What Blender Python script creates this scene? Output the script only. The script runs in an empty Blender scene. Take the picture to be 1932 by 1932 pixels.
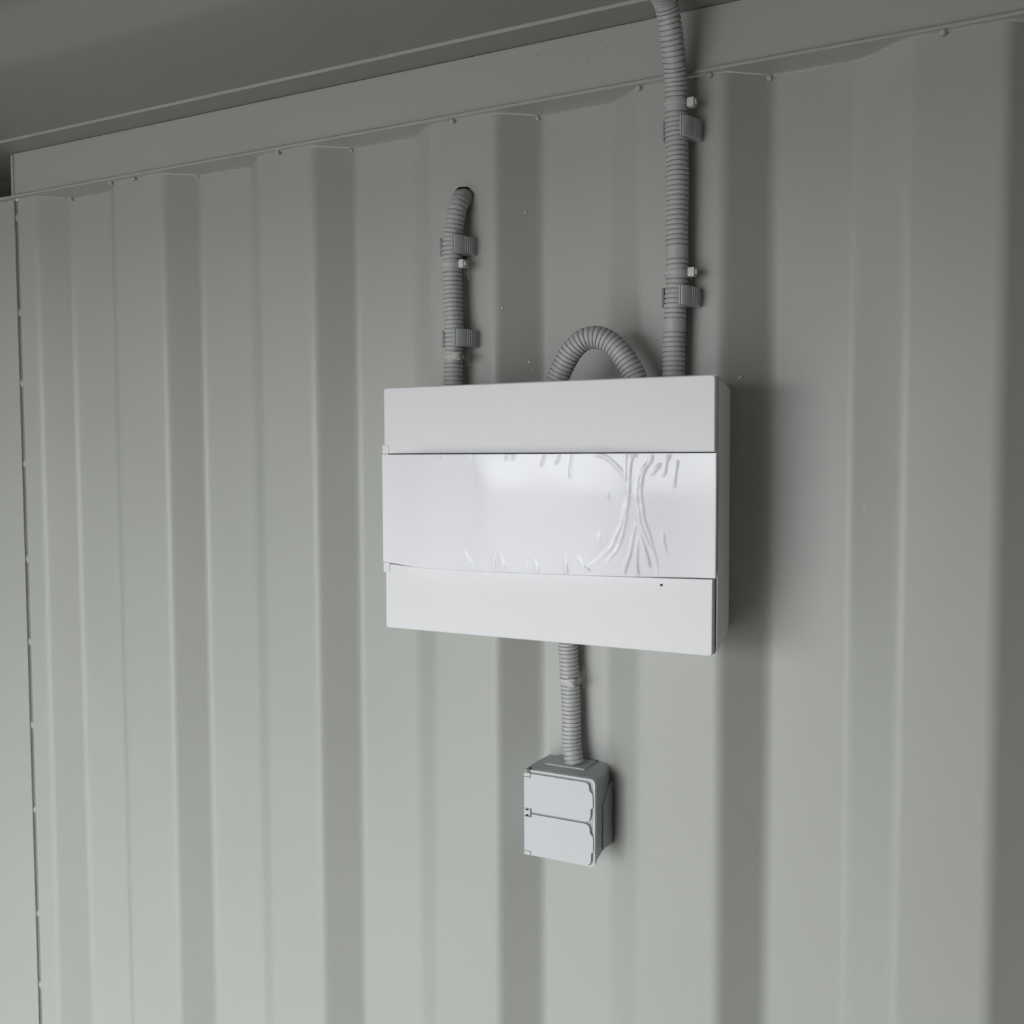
import bpy, bmesh, math, random
from mathutils import Vector, Matrix
random.seed(4)
SC = bpy.context.scene
COL = SC.collection
H = 2.31                      # height of the wall top above the container floor

# ------------------------------------------------------------------ camera, sky, exposure
cam_d = bpy.data.cameras.new('camera')
cam_d.sensor_width = 36.0
cam_d.lens = 35.66
cam_d.clip_start = 0.02
cam = bpy.data.objects.new('camera', cam_d)
COL.objects.link(cam)
R_ = [[0.88770, -0.45988, -0.02225], [0.46041, 0.88625, 0.05076], [-0.00363, -0.05530, 0.99846]]  # columns: right, forward, up
cam.matrix_world = Matrix([[R_[i][0], R_[i][2], -R_[i][1], (0.40611, -1.09879, -0.41130 + H)[i]] for i in range(3)] + [[0, 0, 0, 1]])
SC.camera = cam
SC.view_settings.view_transform = 'Standard'
SC.view_settings.look = 'None'
SC.view_settings.gamma = 1.0
SC.view_settings.use_curve_mapping = False
SC.view_settings.exposure = 3.35
W = bpy.data.worlds.new('overcast_sky')
SC.world = W
W.use_nodes = True
wn = W.node_tree.nodes
wn['Background'].inputs[0].default_value = (0.955, 0.975, 1.0, 1)
wn['Background'].inputs[1].default_value = 1.0
# doorway in the long wall behind the photographer (world coordinates)
DX0, DX1, DZ1 = -1.36, -0.05, H - 0.14
YF = -2.30
port = bpy.data.lights.new('doorway_portal', 'AREA')     # sampling aid of the doorway, gives off no light itself
port.shape = 'RECTANGLE'; port.size = DX1 - DX0; port.size_y = DZ1
port.cycles.is_portal = True
po = bpy.data.objects.new('doorway_portal', port)
po.location = ((DX0 + DX1) / 2, YF - 0.02, DZ1 / 2); po.rotation_euler = (math.radians(90), 0, 0)
COL.objects.link(po)

# ------------------------------------------------------------------ materials
def mat(name, col, rough=0.5, spec=0.5, bump=0.0, bscale=200.0, var=0.0, vscale=6.0, sss=0.0, trans=0.0):
    m = bpy.data.materials.new(name); m.use_nodes = True
    nt = m.node_tree; b = nt.nodes['Principled BSDF']
    b.inputs['Roughness'].default_value = rough
    b.inputs['Specular IOR Level'].default_value = spec
    b.inputs['Base Color'].default_value = (*col, 1)
    tc = nt.nodes.new('ShaderNodeTexCoord')
    if var > 0:
        n = nt.nodes.new('ShaderNodeTexNoise'); n.inputs['Scale'].default_value = vscale; n.inputs['Detail'].default_value = 5
        r = nt.nodes.new('ShaderNodeMapRange')
        r.inputs['From Min'].default_value = .3; r.inputs['From Max'].default_value = .7
        r.inputs['To Min'].default_value = 1 - var; r.inputs['To Max'].default_value = 1 + var
        mx = nt.nodes.new('ShaderNodeVectorMath'); mx.operation = 'SCALE'
        mx.inputs[0].default_value = col
        nt.links.new(tc.outputs['Object'], n.inputs['Vector'])
        nt.links.new(n.outputs['Fac'], r.inputs['Value'])
        nt.links.new(r.outputs['Result'], mx.inputs['Scale'])
        nt.links.new(mx.outputs['Vector'], b.inputs['Base Color'])
    if bump > 0:
        n2 = nt.nodes.new('ShaderNodeTexNoise'); n2.inputs['Scale'].default_value = bscale; n2.inputs['Detail'].default_value = 2
        bp = nt.nodes.new('ShaderNodeBump'); bp.inputs['Strength'].default_value = bump; bp.inputs['Distance'].default_value = 0.001
        nt.links.new(tc.outputs['Object'], n2.inputs['Vector'])
        nt.links.new(n2.outputs['Fac'], bp.inputs['Height'])
        nt.links.new(bp.outputs['Normal'], b.inputs['Normal'])
    if sss > 0:
        b.inputs['Subsurface Weight'].default_value = sss
        b.inputs['Subsurface Radius'].default_value = (.004, .004, .003)
    if trans > 0:
        b.inputs['Transmission Weight'].default_value = trans
    return m

M = dict(
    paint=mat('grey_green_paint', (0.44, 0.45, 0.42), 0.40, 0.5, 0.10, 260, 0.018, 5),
    roof=mat('shaded_roof_paint', (0.29, 0.293, 0.28), 0.45, 0.5, 0.10, 260, 0.02, 4),  # wall paint darkened, the shade under the roof is put into the colour
    fleck=mat('bare_primer', (0.78, 0.79, 0.76), 0.6),
    sealant=mat('grey_sealant', (0.25, 0.253, 0.243), 0.6, 0.3),
    white=mat('white_abs', (0.845, 0.84, 0.86), 0.42, 0.5, 0.02, 900),
    white_gloss=mat('white_door', (0.83, 0.828, 0.84), 0.5, 0.5),
    offwhite=mat('grey_white_abs', (0.66, 0.67, 0.66), 0.4, 0.5),
    dark=mat('dark_gap', (0.03, 0.03, 0.03), 0.8, 0.2),
    rubber=mat('black_rubber', (0.012, 0.012, 0.013), 0.7, 0.3),
    conduit=mat('grey_pvc', (0.50, 0.50, 0.51), 0.42, 0.5, 0.0, 200, 0.03, 60),
    clip=mat('grey_clip_pvc', (0.47, 0.48, 0.485), 0.35, 0.5),
    nylon=mat('natural_nylon', (0.68, 0.68, 0.65), 0.4, 0.5, sss=0.2),
    strap=mat('translucent_nylon', (0.56, 0.565, 0.56), 0.35, 0.5, sss=0.2),
    pad=mat('cream_nylon', (0.56, 0.55, 0.46), 0.45, 0.5, sss=0.2),
    socket=mat('light_grey_abs', (0.62, 0.64, 0.655), 0.38, 0.5),
    socket_body=mat('grey_abs', (0.44, 0.46, 0.465), 0.38, 0.5),
    screw=mat('dark_brass', (0.10, 0.085, 0.05), 0.4, 0.5),
    floor=mat('worn_plywood', (0.20, 0.19, 0.175), 0.6, 0.3, 0.2, 60, 0.12, 3),
    ground=mat('concrete_yard', (0.27, 0.268, 0.26), 0.9, 0.2, 0.3, 40, 0.08, 1.5),
)
fm = bpy.data.materials.new('clear_film'); fm.use_nodes = True
nt = fm.node_tree; nt.nodes.clear()
o_ = nt.nodes.new('ShaderNodeOutputMaterial'); mx_ = nt.nodes.new('ShaderNodeMixShader')
t_ = nt.nodes.new('ShaderNodeBsdfTransparent'); g_ = nt.nodes.new('ShaderNodeBsdfGlossy'); f_ = nt.nodes.new('ShaderNodeFresnel')
t_.inputs[0].default_value = (0.985, 0.985, 0.99, 1)
g_.inputs['Roughness'].default_value = 0.08; f_.inputs[0].default_value = 1.42
nt.links.new(f_.outputs[0], mx_.inputs[0]); nt.links.new(t_.outputs[0], mx_.inputs[1]); nt.links.new(g_.outputs[0], mx_.inputs[2])
nt.links.new(mx_.outputs[0], o_.inputs[0])
M['film'] = fm

# ------------------------------------------------------------------ helpers
def obj(name, bm, m, parent=None, root=None, raw=False, smooth=None, kind=None):
    """link a bmesh as one mesh object; coordinates are given from the wall top (z=0) unless raw"""
    off = Vector((0, 0, 0)) if raw else Vector((0, 0, H)) - (root.location if root is not None else Vector((0, 0, 0)))
    if off.length > 0:
        bmesh.ops.translate(bm, verts=bm.verts, vec=off)
    bmesh.ops.recalc_face_normals(bm, faces=bm.faces)
    me = bpy.data.meshes.new(name)
    if smooth is not None:
        for f in bm.faces: f.smooth = True
        for e in bm.edges:
            if len(e.link_faces) == 2 and e.calc_face_angle(0) > smooth: e.smooth = False
    bm.to_mesh(me); bm.free()
    me.materials.append(M[m])
    o = bpy.data.objects.new(name, me)
    COL.objects.link(o)
    if smooth is not None and smooth < 2:
        w = o.modifiers.new('face_weighted_normals', 'WEIGHTED_NORMAL'); w.keep_sharp = True; w.weight = 90
    if parent is not None: o.parent = parent
    if kind: o['kind'] = kind
    return o

def struct(name, bm, m, label=None, smooth=None):
    o = obj(name, bm, m, smooth=smooth, kind='structure')
    if label: o['label'] = label
    return o

def tag(o, label, cat, group=None):
    o['label'] = label; o['category'] = cat
    if group: o['group'] = group
    return o

def thing(name, loc, label, cat, group=None, raw=False):
    o = bpy.data.objects.new(name, None); COL.objects.link(o)
    o.empty_display_size = 0.02
    o.location = Vector(loc) + (Vector((0, 0, 0)) if raw else Vector((0, 0, H)))
    return tag(o, label, cat, group)

def dup(root, loc, label):
    r = root.copy(); COL.objects.link(r); r.location = Vector(loc) + Vector((0, 0, H)); r['label'] = label
    for ch in list(root.children):
        c = ch.copy(); COL.objects.link(c); c.parent = r
        for g in list(ch.children):
            d = g.copy(); COL.objects.link(d); d.parent = c
    return r

def BM(): return bmesh.new()

def box(bm, x0, x1, y0, y1, z0, z1, bev=0.0, seg=2):
    r = bmesh.ops.create_cube(bm, size=1.0, matrix=Matrix.Translation(((x0+x1)/2, (y0+y1)/2, (z0+z1)/2)) @ Matrix.Diagonal((x1-x0, y1-y0, z1-z0, 1)))
    if bev > 0:
        es = list({e for v in r['verts'] for e in v.link_edges})
        bmesh.ops.bevel(bm, geom=es, offset=bev, segments=seg, profile=0.5, affect='EDGES')
    return bm

def prism(bm, poly, axis, a, b, bev=0.0, seg=2):
    """poly = 2-D outline; axis 'y' puts it in x-z, axis 'z' in x-y, axis 'x' in y-z; extruded from a to b"""
    def P(u, v, w): return {'y': (u, w, v), 'z': (u, v, w), 'x': (w, u, v)}[axis]
    lo = [bm.verts.new(P(u, v, a)) for u, v in poly]
    hi = [bm.verts.new(P(u, v, b)) for u, v in poly]
    fs = [bm.faces.new(lo), bm.faces.new(hi)]
    n = len(poly)
    for i in range(n):
        fs.append(bm.faces.new((lo[i], lo[(i+1) % n], hi[(i+1) % n], hi[i])))
    bmesh.ops.recalc_face_normals(bm, faces=fs)
    if bev > 0:
        es = list({e for v in lo for e in v.link_edges if all(w in lo for w in e.verts)}) + list({e for v in hi for e in v.link_edges if all(w in hi for w in e.verts)})
        bmesh.ops.bevel(bm, geom=es, offset=bev, segments=seg, profile=0.5, affect='EDGES')
    return bm

def rrect(x0, x1, z0, z1, r, n=5, corners=(1, 1, 1, 1)):
    """rounded rectangle outline, corners in order (x1,z1),(x0,z1),(x0,z0),(x1,z0)"""
    out = []
    for (cx, cz, sx, sz, a0), on in zip(((x1, z1, -1, -1, 0), (x0, z1, 1, -1, 90), (x0, z0, 1, 1, 180), (x1, z0, -1, 1, 270)), corners):
        rr = r * on
        if rr <= 0: out.append((cx, cz)); continue
        for i in range(n + 1):
            a = math.radians(a0 + 90 * i / n)
            out.append((cx + sx*rr + rr*math.cos(a), cz + sz*rr + rr*math.sin(a)))
    return out

def loft(bm, rings, cap=True):
    """rings: lists of 3-D points of equal count"""
    vs = [[bm.verts.new(p) for p in ring] for ring in rings]
    n = len(vs[0])
    for a, b in zip(vs[:-1], vs[1:]):
        for i in range(n):
            bm.faces.new((a[i], a[(i+1) % n], b[(i+1) % n], b[i]))
    if cap:
        bm.faces.new(vs[0]); bm.faces.new(vs[-1])
    return bm

# ------------------------------------------------------------------ corrugated sheet
def rounded(poly, t=0.0075, n=5, buf=0.0008):
    """round the bends of an open (x,y) polyline"""
    out = [poly[0]]
    for i in range(1, len(poly) - 1):
        p0, p1, p2 = (Vector(poly[j]) for j in (i-1, i, i+1))
        d0, d1 = (p0-p1), (p2-p1)
        tt = min(t, d0.length*.45, d1.length*.45)
        a, b = p1 + d0.normalized()*tt, p1 + d1.normalized()*tt
        out.append(tuple(a + d0.normalized()*buf))
        for k in range(n + 1):
            s = k / n
            out.append(tuple((1-s)**2*a + 2*s*(1-s)*p1 + s*s*b))
        out.append(tuple(b + d1.normalized()*buf))
    out.append(poly[-1])
    return out

def thicken(bm, vec):
    r = bmesh.ops.extrude_face_region(bm, geom=bm.faces[:], use_keep_orig=True)
    bmesh.ops.translate(bm, verts=[g for g in r['geom'] if isinstance(g, bmesh.types.BMVert)], vec=vec)
    return bm

D = 0.037
near_far = [(-1.0525, 0), (-1.0145, 0), (-.9690, D), (-.8837, D), (-.8370, 0), (-.7390, 0), (-.6948, D), (-.6015, D), (-.5544, 0), (-.4635, 0),
            (-.4170, D), (-.3226, D), (-.2785, 0), (-.1854, 0), (-.1398, D), (-.0478, D), (-.0017, 0), (.0957, 0), (.1398, D), (.2297, D), (.2805, 0), (.3722, 0)]
x = .3722
while x < 4.5:
    near_far += [(x+.0455, D), (x+.138, D), (x+.184, 0), (x+.278, 0)]; x += .278
XR = near_far[-1][0]
HX, HZ, HR = -.2305, -.0945, .0148          # cable hole in the sheet
TOPZ = .0012
ZF = -H

def sheet(prof, zt, zb, hole=None):
    bm = BM()
    cols = [(p[0], p[1], bm.verts.new((p[0], p[1], zt)), bm.verts.new((p[0], p[1], zb))) for p in prof]
    for a, b in zip(cols[:-1], cols[1:]):
        if hole and a[0] < hole[0] < b[0] and b[0]-a[0] > .03:
            hx, hz, hr = hole; s = .022
            q = lambda xx, zz: bm.verts.new((xx, a[1], zz))
            al, bl, ah, bh = q(a[0], hz-s), q(b[0], hz-s), q(a[0], hz+s), q(b[0], hz+s)
            bm.faces.new((a[3], b[3], bl, al)); bm.faces.new((ah, bh, b[2], a[2]))
            il, ir, jl, jr = q(hx-s, hz-s), q(hx+s, hz-s), q(hx-s, hz+s), q(hx+s, hz+s)
            bm.faces.new((al, il, jl, ah)); bm.faces.new((ir, bl, bh, jr))
            bm.faces.new((al, bl, ir, il)); bm.faces.new((jl, jr, bh, ah))
            N = 40; cir = []; sq = []
            for k in range(N):
                an = 2*math.pi*k/N + math.pi/4
                c, d = math.cos(an), math.sin(an); m_ = max(abs(c), abs(d))
                wob = 1 + .05*math.sin(3*an+1) + .03*math.sin(7*an)
                cir.append(q(hx + hr*wob*c, hz + hr*wob*d)); sq.append(q(hx + s*c/m_, hz + s*d/m_))
            for k in range(N):
                bm.faces.new((cir[k], sq[k], sq[(k+1) % N], cir[(k+1) % N]))
        else:
            bm.faces.new((a[3], b[3], b[2], a[2]))
    bmesh.ops.remove_doubles(bm, verts=bm.verts, dist=1e-5)
    return thicken(bm, (0, .002, 0))

wall = struct('wall_back', sheet(rounded(near_far), TOPZ, ZF, (HX, HZ, HR)), 'paint', 'grey-green corrugated steel side wall of the container', smooth=math.radians(20))
# closed black cup added behind the hole to keep daylight out
bm = BM()
ring = lambda r, y: [(HX + r*math.cos(2*math.pi*k/32), y, HZ + r*math.sin(2*math.pi*k/32)) for k in range(32)]
loft(bm, [ring(.021, .0022), ring(.021, .09)], cap=False); bm.faces.new([bm.verts.new(p) for p in ring(.021, .09)])
obj('hole_light_block', bm, 'rubber', wall)['label'] = 'black cup added behind the cable hole to block daylight'
# weld tacks under the rail and bare flecks in the paint
def blob(name, m, rx, ry, rz):
    bm = BM(); bmesh.ops.create_icosphere(bm, subdivisions=2, radius=1.0)
    for v in bm.verts: v.co = Vector((v.co.x*rx, v.co.y*ry, v.co.z*rz)) * (1 + .12*math.sin(5*v.co.x + 3*v.co.z))
    o = obj(name, bm, m, raw=True, smooth=3.0)
    return o
tack = blob('weld_tack', 'paint', .0036, .0034, .0042); first = True
for i, (px, py) in enumerate([(-.8405, -.001), (-.7892, -.003), (-.5175, -.003), (-.2430, -.003), (-.0013, -.001), (.3138, -.004), (.0800, -.002),
                              (-.7006, .0345), (-.4233, .0345), (-.1451, .0345), (.1360, .0345), (-.9701, .0345), (-.5994, .035), (.4150, .0345), (.5900, -.003)]):
    o = tack if i == 0 else tack.copy()
    if i: COL.objects.link(o)
    o.parent = wall; o.location = (px, py, H + (.0002 if py < .01 else -.0008)); o.scale = (1.05, 1.0, .9) if py < .01 else (1.1, 1.0, 1.0)
fleck = blob('paint_fleck', 'fleck', .0011, .0004, .0014)
for i, (px, py, pz, s, a) in enumerate([(-.1560, .0225, -.1150, 1, 0), (-.1844, .0003, -.1378, .8, 0), (-.1785, .004, -.2311, .9, 0), (-.1500, .029, -.3045, 1.3, .5), (-.1535, .0255, -.2960, 1.2, -.4),
                                        (.1115, .0128, -.3265, 2.6, 1.0), (.2437, .0, -.457, .8, 0)[:5] if False else (.2430, .0275, -.4690, .9, 0), (.1443, D, -.137, .9, 0)]):
    o = fleck if i == 0 else fleck.copy()
    if i: COL.objects.link(o)
    o.parent = wall; o.location = (px, py, H + pz); o.scale = (1 if s < 2 else .7, 1, s); o.rotation_euler = (0, a, 0)

# ------------------------------------------------------------------ rail, roof, corner, the rest of the container
XE = -1.0545                               # end of the top rail
bm = BM(); box(bm, XE, XR, -.006, .054, .0048, .0717, .0025, 2)
rail = struct('trim_1', bm, 'paint', 'square steel top rail above the corrugated wall', smooth=math.radians(35))
bm = BM(); bmesh.ops.create_icosphere(bm, subdivisions=1, radius=.0007)
sp = obj('rust_speck', bm, 'rubber', raw=True)
for i, (px, pz) in enumerate(((-.1238, .0559), (-.0607, .0386), (-.0366, .0501))):
    o = sp if i == 0 else sp.copy()
    if i: COL.objects.link(o)
    o.parent = rail; o.location = (px, -.0061, H + pz); o.scale = (1, .4, 1)
bm = BM(); box(bm, XE-.002, XE+.0035, -.0085, .054, .0048, .0695, .001, 1)
struct('trim_2', bm, 'paint', 'raised weld edge at the left end of the top rail', smooth=math.radians(35))
bm = BM(); box(bm, -1.40, XR, -.0110, .06, .0015, .0050, .0008, 1)
struct('trim_3', bm, 'paint', 'thin steel flange along the bottom of the top rail', smooth=math.radians(35))
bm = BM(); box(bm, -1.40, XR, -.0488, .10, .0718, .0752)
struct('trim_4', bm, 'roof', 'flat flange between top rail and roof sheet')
bm = BM(); box(bm, -1.40, XR, -.0502, -.0488, .0714, .0756, .0005, 1)
struct('trim_8', bm, 'paint', 'thin edge of the roof flange, coloured lighter as if lit')  # flange edge as its own strip, light on it put into the lighter colour
bm = BM(); box(bm, -1.40, -.95, .30, .306, -.01, .09); box(bm, -1.40, -1.394, .0, .30, .0, .08); box(bm, -.956, -.95, .05, .30, .0, .08); box(bm, -1.40, -.95, .06, .30, -.004, .0015); box(bm, -1.40, -.95, .10, .30, .0752, .08)
struct('trim_5', bm, 'paint', 'recessed dark corner behind the end of the top rail')
bm = BM(); box(bm, -1.1090, -1.0602, -.0012, .004, ZF, .0012, .0006, 1)
post = struct('trim_6', bm, 'paint', 'flat steel corner strip left of the corrugated wall', smooth=math.radians(35))
bm = BM(); box(bm, -1.40, -1.1085, -.0004, .0055, ZF, .0012, .0004, 1)
struct('trim_7', bm, 'paint', 'wide steel corner plate at the left edge')
bm = BM()
n = 60; prev = None
for i in range(n + 1):
    z = .0 + (ZF)*i/n
    w = .0006*math.sin(i*1.7)
    ring_ = [(-1.0604, .0020, z), (-1.0563 + w, .0012 + w*.5, z), (-1.0522, .0022, z), (-1.0520, .006, z), (-1.0604, .006, z)]
    vs = [bm.verts.new(p) for p in ring_]
    if prev:
        for k in range(5): bm.faces.new((prev[k], prev[(k+1) % 5], vs[(k+1) % 5], vs[k]))
    prev = vs
obj('sealant_bead', bm, 'sealant', post, smooth=3.0)['label'] = 'grey bead of sealant in the corner seam'
st = blob('seam_tack', 'paint', .0046, .0030, .0070)
for i, z in enumerate((-.0267, -.1779, -.2908, -.4204, -.5763, -.7128, -.8514, -.9935, -1.169, -1.2921, -1.44)):
    o = st if i == 0 else st.copy()
    if i: COL.objects.link(o)
    o.parent = post; o.location = (-1.0562 + random.uniform(-.0006, .0006), .0025, H + z); o.rotation_euler = (0, random.uniform(-.35, .35), 0)
# roof sheet: flat margin by the rail, then a step up and the roof corrugation
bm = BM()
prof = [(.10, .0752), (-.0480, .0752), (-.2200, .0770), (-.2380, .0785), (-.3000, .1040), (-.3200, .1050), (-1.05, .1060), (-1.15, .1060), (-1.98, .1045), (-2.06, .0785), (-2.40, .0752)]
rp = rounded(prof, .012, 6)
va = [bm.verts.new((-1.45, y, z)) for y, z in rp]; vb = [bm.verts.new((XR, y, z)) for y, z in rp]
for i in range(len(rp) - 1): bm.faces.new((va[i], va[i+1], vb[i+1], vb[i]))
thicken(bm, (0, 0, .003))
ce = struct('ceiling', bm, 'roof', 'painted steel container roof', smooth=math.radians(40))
bm = BM(); box(bm, -1.45, XR, YF - .05, .08, ZF - .03, ZF)
struct('floor', bm, 'floor', 'worn plywood container floor')
bm = BM(); box(bm, -1.43, -1.39, YF, .06, ZF, .11)
struct('wall_left', bm, 'paint', 'steel end wall of the container at the left')
bm = BM(); box(bm, XR - .01, XR + .03, YF, .06, ZF, .11)
struct('wall_right', bm, 'paint', 'steel end wall of the container at the right')
bm = BM()
box(bm, -1.45, DX0, YF - .04, YF, ZF, .11); box(bm, DX1, XR, YF - .04, YF, ZF, .11); box(bm, DX0, DX1, YF - .04, YF, DZ1 - H, .11)
struct('wall_front', bm, 'paint', 'long wall opposite with the open doorway')
bm = BM(); box(bm, -40, 40, -60, 20, ZF - .35, ZF - .15)
struct('ground_outside', bm, 'ground', 'concrete yard outside the container')

# ------------------------------------------------------------------ distribution board
BX0, BX1 = -.2823, .1166
board = thing('distribution_board', (-.083, 0, -.473), 'large white plastic distribution board with film-covered door on the corrugated wall', 'distribution board')
bm = BM()
def bring(y, l, r, b, t, rad): return [(u, y, v) for u, v in rrect(l, r, b, t, rad, 5)]
loft(bm, [bring(0.0, -.2715, .1054, -.6060, -.3385, .003), bring(-.0865, -.2842, .1180, -.6160, -.3305, .005),
          bring(-.0905, -.2846, .1186, -.6164, -.3300, .004), bring(-.0905, -.2832, .1172, -.6150, -.3314, .004), bring(-.0880, -.2832, .1172, -.6150, -.3314, .004)])
obj('base', bm, 'white', board, board, smooth=math.radians(28))
bm = BM(); box(bm, -.280, .114, -.0935, -.0882, -.6135, -.3330)
obj('gap_backing', bm, 'dark', board, board)  # dark plate behind the covers, shade of the gaps put into its colour
ZT, = (-.4089,)
def zb(xx):      # lower edge of the door
    pts = [(-.2848, -.5366), (-.262, -.5384), (-.225, -.5402), (-.16, -.5402), (-.062, -.5388), (.03, -.5372), (.122, -.5352)]
    for (a, za), (b, zb_) in zip(pts[:-1], pts[1:]):
        if xx <= b: return za + (zb_-za)*max(0, (xx-a)/(b-a))
    return pts[-1][1]
def face_panel(bm, outline, y0, y1, bev):
    prism(bm, outline, 'y', y0, y1)
    es = [e for e in bm.edges if all(abs(v.co.y - y0) < 1e-6 for v in e.verts)]
    bmesh.ops.bevel(bm, geom=es, offset=bev, segments=3, profile=.5, affect='EDGES')
bm = BM(); face_panel(bm, rrect(BX0, BX1 + .0006, ZT + .0006, -.3310, .003, 4, (1, 1, 0, 0)), -.1002, -.0882, .0014)
obj('upper_cover', bm, 'white', board, board, smooth=math.radians(30))
low = [(BX0 + .0003, zb(BX0) - .0015)] + [(BX0 + (BX1-BX0)*i/24, zb(BX0 + (BX1-BX0)*i/24) - .0015) for i in range(1, 24)] + [(BX1 - .0006, zb(BX1) - .0015)]
low = low + [p for p in rrect(BX0, BX1 - .0006, -.6155, -.56, .003, 4, (0, 0, 1, 1))[2:]][::-1]
bm = BM(); face_panel(bm, low, -.1002, -.0882, .0012)
lower = obj('lower_cover', bm, 'white', board, board, smooth=math.radians(30))
bm = BM(); bmesh.ops.create_cone(bm, cap_ends=True, segments=14, radius1=.0013, radius2=.0013, depth=.0006, matrix=Matrix.Translation((.0620, -.1004, -.5455)) @ Matrix.Rotation(math.pi/2, 4, 'X'))
obj('pin_hole', bm, 'rubber', lower, board)['label'] = 'tiny black hole in the lower cover'
for z0, z1 in ((ZT + .0004, -.3975), (-.5492, -.5372)):
    bm = BM(); box(bm, -.2846, -.2755, -.1012, -.089, z0, z1, .001, 2)
    obj('hinge_lug', bm, 'white', board, board, smooth=math.radians(30))
# bowed door
def s01(t): t = min(1, max(0, t)); return t*t*(3 - 2*t)
DL, DR = -.2850, .1196
def ydoor(xx):
    return -.1008 - .0125*s01((xx-DL)/.075)*(1 - .85*s01((xx+.02)/(.14)))
bm = BM()
NX, NZ = 80, 10
def dpt(i, j, back=0.0):
    xx = DL + (DR-DL)*i/NX; zt, zl = ZT - .0004, zb(xx)
    return Vector((xx, ydoor(xx) + back, zl + (zt-zl)*j/NZ))
fr = [[bm.verts.new(dpt(i, j)) for j in range(NZ+1)] for i in range(NX+1)]
bk = [[bm.verts.new(Vector((p.x, max(p.y + .003, -.0975), p.z))) for p in (dpt(i, 0), dpt(i, NZ))] for i in range(NX+1)]
for i in range(NX):
    for j in range(NZ): bm.faces.new((fr[i][j], fr[i+1][j], fr[i+1][j+1], fr[i][j+1]))
    bm.faces.new((bk[i][0], bk[i][1], bk[i+1][1], bk[i+1][0]))
    bm.faces.new((fr[i][0], bk[i][0], bk[i+1][0], fr[i+1][0])); bm.faces.new((fr[i][NZ], fr[i+1][NZ], bk[i+1][1], bk[i][1]))
for i in (0, NX):
    bm.faces.new([fr[i][j] for j in range(NZ+1)] + [bk[i][1], bk[i][0]])
door = obj('door', bm, 'white_gloss', board, board, smooth=math.radians(35))
# protective film with its wrinkles
WR = [[(-5.4,-409.8),(6.2,-413.3),(16.6,-422.0),(23.9,-430.7),(27.0,-441.3),(29.1,-452.8),(27.1,-462.6),(24.0,-474.3),(20.9,-485.0),(15.8,-495.9),(10.6,-507.8),(2.2,-516.0),(-9.5,-525.4),(-18.1,-529.8),(-24.5,-526.1),(-29.4,-520.4)],[(26.4,-410.4),(25.9,-429.7),(27.0,-441.3),(29.1,-454.8),(27.1,-468.4),(26.1,-478.1),(23.0,-492.8),(19.9,-502.6),(16.8,-510.5),(10.6,-517.6),(5.3,-527.7),(4.3,-535.6)],[(37.1,-410.5),(32.1,-414.3),(30.6,-424.9),(29.6,-439.3),(30.1,-449.0),(32.2,-452.8)],[(53.8,-412.4),(47.3,-422.0),(41.3,-431.5),(39.3,-441.2),(37.8,-453.7),(39.9,-466.2),(42.0,-482.5),(46.1,-493.0),(49.6,-501.5),(53.7,-507.1),(57.8,-517.5),(59.9,-532.8)],[(53.3,-416.2),(46.3,-425.8),(42.8,-437.3),(41.9,-448.8),(43.4,-462.2),(45.0,-475.7),(48.6,-487.1),(52.7,-498.5),(55.7,-507.1)],[(72.2,-411.1),(68.3,-418.1),(66.9,-428.6),(65.4,-431.4)],[(62.4,-420.5),(57.9,-424.8),(55.4,-428.6),(53.4,-430.5)],[(80.1,-417.2),(77.7,-429.5),(76.8,-443.6)],[(-32.6,-410.2),(-34.8,-425.0),(-35.3,-434.0)],[(-47.3,-412.1),(-51.7,-419.1)],[(36.4,-483.6),(33.8,-497.2),(30.3,-514.9),(24.2,-533.6)],[(39.5,-498.0),(38.0,-511.6),(37.5,-526.2),(39.1,-534.8)],[(40.4,-483.5),(45.1,-504.6),(50.8,-525.6)],[(-41.4,-516.9),(-40.8,-528.9),(-40.3,-536.9)],[(65.2,-491.4),(66.7,-503.8),(68.8,-512.3)],[(-3.1,-494.6),(-2.1,-511.3)],[(7.3,-448.3),(7.8,-457.1)],[(-25.6,-519.2),(-20.2,-529.9),(-14.8,-532.6)],[(-240.8,-424.5),(-247.4,-441.8),(-250.1,-454.8),(-251.7,-474.4),(-250.5,-490.7),(-244.2,-501.4),(-240.5,-517.5),(-240.7,-536.0)],[(-260.7,-412.6),(-258.9,-431.0),(-255.4,-463.6),(-254.5,-496.2),(-253.6,-529.0)],[(-170.4,-520.1),(-173.6,-537.2)],[(-166.1,-518.9),(-158.4,-533.3)],[(-126.7,-518.3),(-128.6,-537.1)],[(-119.7,-521.2),(-116.2,-534.5)],[(-88.0,-529.0),(-87.4,-536.2)],[(-77.2,-524.5),(-74.9,-536.1)],[(-193.8,-527.5),(-191.4,-531.6)],[(-195.3,-410.1),(-194.7,-415.9)],[(-158.7,-410.2),(-161.8,-415.4)],[(-149.2,-410.8),(-152.2,-416.5)],[(-109.9,-410.4),(-112.2,-415.0)],[(-101.8,-410.4),(-103.6,-415.0)],[(-65.2,-411.1),(-69.1,-422.1)]]
GX, GZ = 430, 140
x0f, x1f = DL + .0004, DR - .001
hgt = [[0.0]*(GZ+1) for _ in range(GX+1)]
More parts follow.
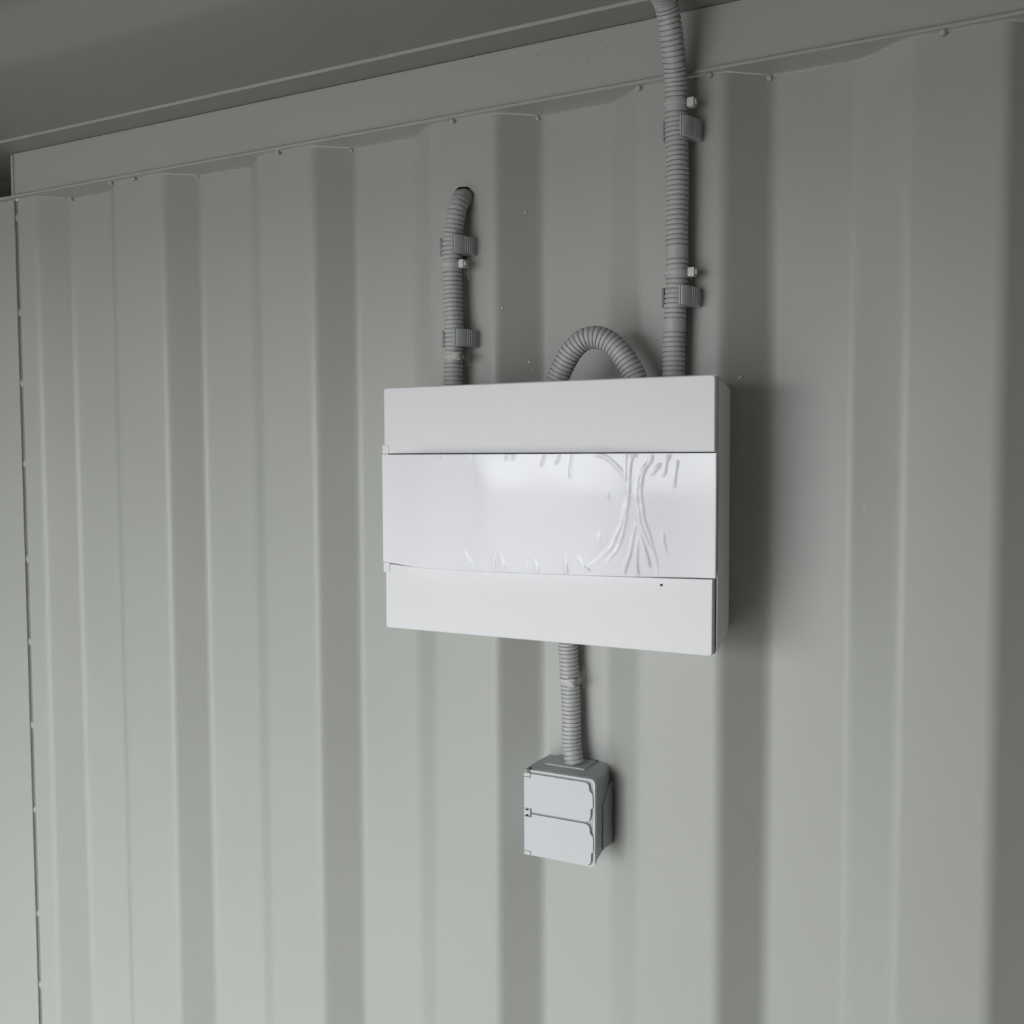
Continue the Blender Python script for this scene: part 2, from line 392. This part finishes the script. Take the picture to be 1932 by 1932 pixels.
def stamp(p, amp, sig):
    ix = (p[0]-x0f)/(x1f-x0f)*GX; dx = (x1f-x0f)/GX
    zt, zl = ZT - .0006, zb(p[0]); jz = (p[1]-zl)/(zt-zl)*GZ; dz = (zt-zl)/GZ
    r = int(3*sig/dx) + 1
    for i in range(max(0, int(ix)-r), min(GX, int(ix)+r+1)+1):
        for j in range(max(0, int(jz)-r), min(GZ, int(jz)+r+1)+1):
            h = amp*math.exp(-(((i-ix)*dx)**2 + ((j-jz)*dz)**2)/(2*sig*sig))
            if h > hgt[i][j]: hgt[i][j] = h
for k, pl in enumerate(WR):
    big = k < 5
    pts = [Vector((a*1e-3, b*1e-3)) for a, b in pl]
    P = [pts[0]] + pts + [pts[-1]]
    L = sum((b-a).length for a, b in zip(pts[:-1], pts[1:])); acc = 0
    for i in range(1, len(P)-2):
        seg = (P[i+1]-P[i]).length; ns = max(2, int(seg/.0008))
        for q in range(ns):
            t = q/ns
            c = .5*((2*P[i]) + (P[i+1]-P[i-1])*t + (2*P[i-1]-5*P[i]+4*P[i+1]-P[i+2])*t*t + (3*P[i]-P[i-1]-3*P[i+1]+P[i+2])*t**3)
            f = (acc + seg*t)/max(L, 1e-6)
            taper = min(1, 4*f + .5, 4*(1-f) + .25)
            if k in (13, 17) or 20 <= k <= 27: stamp(c, .0013*f + .00005, .0011 + .0006*f); continue
            if k in (10, 11, 12): stamp(c, .0009*f + .00015, .0012); continue
            stamp(c, (.00050 if big else .00042)*taper*(1 + .20*math.sin((acc + seg*t)*(260 + 37*k) + k) + .12*math.sin((acc + seg*t)*(610 - 23*k))), .0011 if big else .0010)
        acc += seg
bm = BM()
vs = []
for i in range(GX+1):
    xx = x0f + (x1f-x0f)*i/GX; zt, zl = ZT - .0006, zb(xx) + .0001
    yy = ydoor(xx) - .0004 - .0003*math.exp(-((xx+.255)/.012)**2)
    vs.append([bm.verts.new((xx, yy - hgt[i][j] - .00004*math.sin(xx*70 + 2.0*math.sin(j*.05)), zl + (zt-zl)*j/GZ)) for j in range(GZ+1)])
for i in range(GX):
    for j in range(GZ): bm.faces.new((vs[i][j], vs[i+1][j], vs[i+1][j+1], vs[i][j+1]))
film = obj('protective_film', bm, 'film', door, board, smooth=3.0)
film['label'] = 'clear wrinkled protective film still stuck on the door'

# ------------------------------------------------------------------ twin socket box
sock = thing('socket_box', (-.09, D, -.8370), 'small light grey twin socket box with two closed lids below the distribution board', 'socket')
bm = BM()
def sring(y, l, r, b, t, rad): return [(u, y, v) for u, v in rrect(l, r, b, t, rad, 6, (1, .25, .25, 1))]
loft(bm, [sring(D, -.1332, -.0492, -.8870, -.7862, .010), sring(.006, -.1340, -.0462, -.8892, -.7858, .009), sring(-.0270, -.1333, -.0425, -.8895, -.7862, .006), sring(-.0293, -.1323, -.0415, -.8890, -.7866, .005)])
obj('body', bm, 'socket_body', sock, sock, smooth=math.radians(32))
# raised rim round the lids
bm = BM()
o1 = rrect(-.1250, -.0411, -.8895, -.7857, .006, 6, (1, 0, 0, 1)); i1 = rrect(-.1250, -.0430, -.8878, -.7878, .0055, 6, (1, 0, 0, 1))
vo = [bm.verts.new((u, -.0312, v)) for u, v in o1]; vi = [bm.verts.new((u, -.0312, v)) for u, v in i1]
wo = [bm.verts.new((u, -.0255, v)) for u, v in o1]; wi = [bm.verts.new((u, -.0255, v)) for u, v in i1]
n = len(o1)
for k in range(n):
    a, b = k, (k+1) % n
    bm.faces.new((vo[a], vo[b], vi[b], vi[a])); bm.faces.new((vo[a], wo[a], wo[b], vo[b])); bm.faces.new((vi[a], vi[b], wi[b], wi[a]))
obj('rim', bm, 'socket', sock, sock, smooth=math.radians(35))
lid1 = [(-.1323, -.7944), (-.1233, -.7944), (-.1233, -.7897), (-.0535, -.7897), (-.0498, -.7908), (-.0478, -.7935), (-.0472, -.7990), (-.0432, -.8030), (-.0428, -.8190), (-.0455, -.8205), (-.0458, -.8290), (-.0474, -.8340), (-.0520, -.8364), (-.1223, -.8364), (-.1223, -.8322), (-.1323, -.8322)]
lid2 = [(-.1323, -.8424), (-.1223, -.8424), (-.1223, -.8386), (-.0525, -.8386), (-.0490, -.8398), (-.0470, -.8425), (-.0465, -.8490), (-.0427, -.8530), (-.0425, -.8715), (-.0449, -.8728), (-.0452, -.8815), (-.0468, -.8858), (-.0515, -.8880), (-.1233, -.8886), (-.1233, -.8842), (-.1323, -.8842)]
for pl in (lid1, lid2):
    bm = BM(); face_panel(bm, pl, -.0330, -.0288, .0005)
    obj('lid', bm, 'socket', sock, sock, smooth=math.radians(30))
for z0, z1 in ((-.8418, -.8328), (-.8892, -.8848), (-.7938, -.7895)):
    bm = BM(); box(bm, -.1325, -.1240, -.0328, -.0285, z0, z1, .0006, 2)
    hb = obj('hinge_block', bm, 'socket', sock, sock, smooth=math.radians(30))
    if -.84 < z1 < -.82:
        for zz in (-.8340, -.8406):
            bm = BM(); box(bm, -.1298, -.1262, -.0334, -.032, zz - .0007, zz + .0007)
            obj('slot', bm, 'rubber', hb, sock)['label'] = 'dark slot in the middle hinge'
bm = BM(); bmesh.ops.create_cone(bm, cap_ends=True, segments=16, radius1=.0024, radius2=.0020, depth=.006, matrix=Matrix.Translation((-.1268, -.0290, -.7862)) @ Matrix.Rotation(math.pi/2, 4, 'X'))
obj('hinge_pin', bm, 'screw', sock, sock, smooth=math.radians(30))['label'] = 'dark end of the hinge pin'
bm = BM(); box(bm, -.1190, -.0660, -.0040, .034, -.7865, -.7838, .001, 2)
obj('cable_entry', bm, 'socket_body', sock, sock, smooth=math.radians(30))
bm = BM(); prism(bm, [(.0015, -.8250), (.034, -.8065), (.034, -.8830), (.0015, -.8800)], 'x', -.0480, -.0440, .0008)
obj('cable_entry', bm, 'socket_body', sock, sock, smooth=math.radians(30))

# ------------------------------------------------------------------ corrugated conduits
def spline(pts, step=.0004):
    P = [Vector(p) for p in pts]; P = [2*P[0]-P[1]] + P + [2*P[-1]-P[-2]]
    out = []
    for i in range(1, len(P)-2):
        ns = max(4, int((P[i+1]-P[i]).length/step))
        for q in range(ns):
            t = q/ns
            out.append(.5*((2*P[i]) + (P[i+1]-P[i-1])*t + (2*P[i-1]-5*P[i]+4*P[i+1]-P[i+2])*t*t + (3*P[i]-P[i-1]-3*P[i+1]+P[i+2])*t**3))
    out.append(P[-2])
    s = [0.0]
    for a, b in zip(out[:-1], out[1:]): s.append(s[-1] + (b-a).length)
    return out, s

def conduit(pts, r, pitch, plain_z, label, depth=.0021, group='grey corrugated conduits', seg=28):
    path, S = spline(pts)
    def at(d):
        lo, hi = 0, len(S)-1
        while hi-lo > 1:
            m = (lo+hi)//2
            if S[m] <= d: lo = m
            else: hi = m
        f = (d-S[lo])/max(S[hi]-S[lo], 1e-9); return path[lo].lerp(path[hi], f), (path[hi]-path[lo]).normalized()
    # radii along the tube: crest with a narrow groove; the plain bands have no grooves
    ph = [(0.0, -depth), (.10, -depth), (.17, -.0003), (.30, 0), (.55, .0001), (.80, 0), (.93, -.0003)]
    nrib = int(S[-1]/pitch); rings = []; up = None
    prevt = None; nrm = None
    stations = []
    for k in range(nrib):
        z = at(k*pitch)[0].z
        plain = any(abs(z - pz) < pitch*n_*.5 for pz, n_ in plain_z)
        for f, dr in ph: stations.append(((k+f)*pitch, -.0002 if plain else dr))
    stations.append((S[-1], 0))
    bm = BM()
    for d, dr in stations:
        c, t = at(min(d, S[-1]))
        if nrm is None:
            nrm = t.cross(Vector((0, 1, 0))); nrm = nrm.normalized() if nrm.length > .1 else t.cross(Vector((1, 0, 0))).normalized()
        else:
            nrm = (nrm - t*nrm.dot(t)).normalized()
        b = t.cross(nrm)
        rings.append([c + (r+dr)*(math.cos(2*math.pi*q/seg)*nrm + math.sin(2*math.pi*q/seg)*b) for q in range(seg)])
    loft(bm, rings)
    o = obj('corrugated_conduit', bm, 'conduit', smooth=math.radians(50))
    return tag(o, label, 'conduit', group)

conduit([(-.2292, .060, -.0938), (-.2292, .030, -.0938), (-.2290, .008, -.0938), (-.2284, -.007, -.0975), (-.2282, -.0155, -.1065), (-.2296, -.0190, -.1190), (-.2320, -.0202, -.1350), (-.2346, -.0205, -.1550),
         (-.2345, -.0205, -.1786), (-.2340, -.0205, -.2170), (-.2326, -.0205, -.2492), (-.2324, -.0205, -.2685), (-.2340, -.0205, -.3007), (-.2344, -.0205, -.3385)],
        .0119, .00525, [(-.1790, 2.0), (-.2915, 2.0)], 'grey corrugated conduit bending out of the round wall hole into the board')
conduit([(.0455, -.40, .0880), (.0460, -.30, .0840), (.0480, -.20, .0632), (.0500, -.13, .0628), (.0512, -.095, .0628), (.0521, -.0735, .0605), (.0524, -.0620, .0525), (.0528, -.0510, .0332), (.0524, -.0395, .0101), (.0514, -.0335, .0005), (.0504, -.0275, -.0136), (.0496, -.0235, -.0334),
         (.0492, -.0205, -.0587), (.0500, -.0200, -.0900), (.0504, -.0200, -.1184), (.0501, -.0200, -.1638), (.0504, -.0200, -.2124), (.0493, -.0200, -.2381), (.0477, -.0200, -.2841), (.0473, -.0200, -.3380)],
        .0124, .00525, [(-.0335, 2.0), (-.1905, 2.2), (-.2120, 2.0), (-.2680, 2.2)], 'tall grey corrugated conduit running up from the board past the top rail')
conduit([(-.0840, -.052, -.340), (-.0770, -.053, -.3230), (-.0702, -.054, -.3102), (-.0591, -.055, -.2941), (-.0449, -.055, -.2831), (-.0302, -.054, -.2810), (-.0164, -.053, -.2864), (-.0039, -.052, -.2975), (.0067, -.051, -.3124), (.0134, -.050, -.3253), (.0190, -.050, -.340)],
        .0126, .0050, [], 'short grey corrugated conduit arching in a loop on top of the board', depth=.0019)
conduit([(-.0980, .008, -.6060), (-.0972, .0125, -.6250), (-.0967, .016, -.6410), (-.0960, .018, -.6689), (-.0948, .0190, -.6948), (-.0934, .0185, -.7273), (-.0920, .0165, -.7599), (-.0892, .0145, -.7745), (-.0872, .0140, -.7845)],
        .0118, .0050, [(-.6860, 1.2)], 'short grey corrugated conduit between the board and the socket box')

# ------------------------------------------------------------------ conduit clips (conduit axis at the origin, wall at y=+.0205)
WY = .0205
clip = thing('conduit_clip', (0, 0, 0), 'grey plastic clip on the left conduit just below the wall hole', 'clip', 'grey snap-in conduit clips', raw=True)
HT = .0105
bm = BM(); prism(bm, [(-.0165, WY), (-.0160, .0150), (.0215, .0150), (.0238, WY)], 'z', -HT, HT, .0006)
obj('foot', bm, 'clip', clip, raw=True)
def arc(r, a0, a1, n=14): return [(r*math.cos(math.radians(a0 + (a1-a0)*i/n)), -r*math.sin(math.radians(a0 + (a1-a0)*i/n))) for i in range(n+1)]
RI = .0127
inner = arc(RI, -78, 48, 20)
right = inner + [(.0088, -.0152), (.0102, -.0156), (.0110, -.0142), (.0122, -.0143), (.0142, -.0128), (.0165, -.0098), (.0184, -.0060), (.0196, -.0015), (.0200, .0040), (.0196, .0155), (.0040, .0155)]
bm = BM(); prism(bm, right, 'z', -HT, HT, .0005)
obj('arm', bm, 'clip', clip, raw=True, smooth=math.radians(35))
left = arc(RI, 258, 165, 14) + [(-.0140, -.0050), (-.0152, -.0045), (-.0160, .0020), (-.0158, .0100), (-.0140, .0155)]
bm = BM(); prism(bm, left, 'z', -HT, HT, .0005)
obj('arm', bm, 'clip', clip, raw=True, smooth=math.radians(35))
bm = BM(); prism(bm, [(.0185, -.0010), (.0200, -.0012), (.0222, .0045), (.0236, .0100), (.0232, .0160), (.0185, .0160)], 'z', -HT + .0005, HT - .0005, .0006)
tab = obj('grip_tab', bm, 'clip', clip, raw=True, smooth=math.radians(35))
for k, (gx, gy) in enumerate(((.0196, -.0008), (.0210, .0020), (.0222, .0052), (.0231, .0088))):
    bm = BM(); box(bm, gx - .0005, gx + .0007, gy - .0012, gy + .0012, -HT + .001, HT - .001, .0004, 1)
    obj('grip_rib', bm, 'clip', tab, raw=True)
clip.location = (-.2346, -.0205, -.1560 + H)
dup(clip, (-.2325, -.0205, -.2680), 'lower grey plastic clip on the left conduit just above the board')
dup(clip, (.0492, -.0205, -.0590), 'grey plastic clip on the tall right conduit just below the top rail')
dup(clip, (.0491, -.0205, -.2385), 'lower grey plastic clip on the tall right conduit above the board')

# ------------------------------------------------------------------ cable ties (axis of the conduit at the origin)
def tie(loc, ang, r, label, hz=.0046, twist=0.0, new=[None]):
    """head at angle ang (0 = right, 90 = towards the room)"""
    if new[0] is None:
        t = thing('cable_tie', (0, 0, 0), label, 'cable tie', 'white nylon cable ties', raw=True)
        bm = BM(); N = 40
        secs = [(.0117, -.0024), (.0130, -.0024), (.0133, -.0018), (.0133, .0018), (.0130, .0024), (.0117, .0024)]
        vs_ = [[bm.verts.new((a*math.cos(2*math.pi*k/N), a*math.sin(2*math.pi*k/N), z)) for a, z in secs] for k in range(N)]
        for k in range(N):
            for q in range(6): bm.faces.new((vs_[k][q], vs_[k][(q+1) % 6], vs_[(k+1) % N][(q+1) % 6], vs_[(k+1) % N][q]))
        obj('strap', bm, 'strap', t, raw=True, smooth=math.radians(40))
        bm = BM(); box(bm, .0126, .0203, -.0045, .0045, -.0050, .0050, .0012, 2)
        hd = obj('head', bm, 'nylon', t, raw=True, smooth=math.radians(40))
        bm = BM(); box(bm, .0195, .0222, -.0022, .0022, -.0028, .0026, .0007, 2)
        obj('tail_stub', bm, 'nylon', hd, raw=True, smooth=math.radians(40))
        new[0] = t
    else:
        t = dup(new[0], (0, 0, 0), label)
    t.location = Vector(loc) + Vector((0, 0, H)); t.rotation_euler = (0, twist, -math.radians(ang)); t.scale = (r/.0119, r/.0119, 1)
    return t
tie((-.2345, -.0205, -.1790), 8, .0119, 'white cable tie with square head below the upper clip on the left conduit')
tie((-.2334, -.0205, -.2905), 48, .0119, 'white cable tie with head at the front, left conduit just above the board')
tie((.0496, -.0232, -.0335), 0, .0124, 'white cable tie round the tall right conduit just under the top rail')
tie((.0503, -.0200, -.2130), 0, .0124, 'white cable tie on the tall right conduit above its lower clip')
tie((-.0950, .0190, -.6840), 62, .0118, 'white cable tie between the board and the socket box')

mount = thing('tie_mount', (0, 0, 0), 'cream adhesive mount behind the upper cable tie of the left conduit', 'cable tie mount', 'cream adhesive tie mounts', raw=True)
bm = BM(); box(bm, -.0138, .0138, -.0012, 0, -.0138, .0138, .0003, 1)
obj('adhesive_pad', bm, 'nylon', mount, raw=True)
bm = BM(); box(bm, -.0134, .0134, -.0036, -.0012, -.0134, .0134, .0008, 2)
for sx in (-1, 1):
    prism(bm, [(sx*.0125, -.0034), (sx*.0070, -.0066), (sx*.0045, -.0066), (sx*.0045, -.0034)], 'z', -.008, .008)
obj('saddle', bm, 'pad', mount, raw=True, smooth=math.radians(30))
mount.location = (-.2338, 0, -.1815 + H)
dup(mount, (-.2336, 0, -.2875), 'cream adhesive mount behind the lower cable tie of the left conduit')
dup(mount, (.0490, 0, -.0375), 'cream adhesive mount behind the tall right conduit near the top rail')
dup(mount, (.0470, 0, -.2190), 'cream adhesive mount behind the tall right conduit above its lower clip')
dup(mount, (-.0968, D, -.6835), 'cream adhesive mount behind the cable tie under the board')
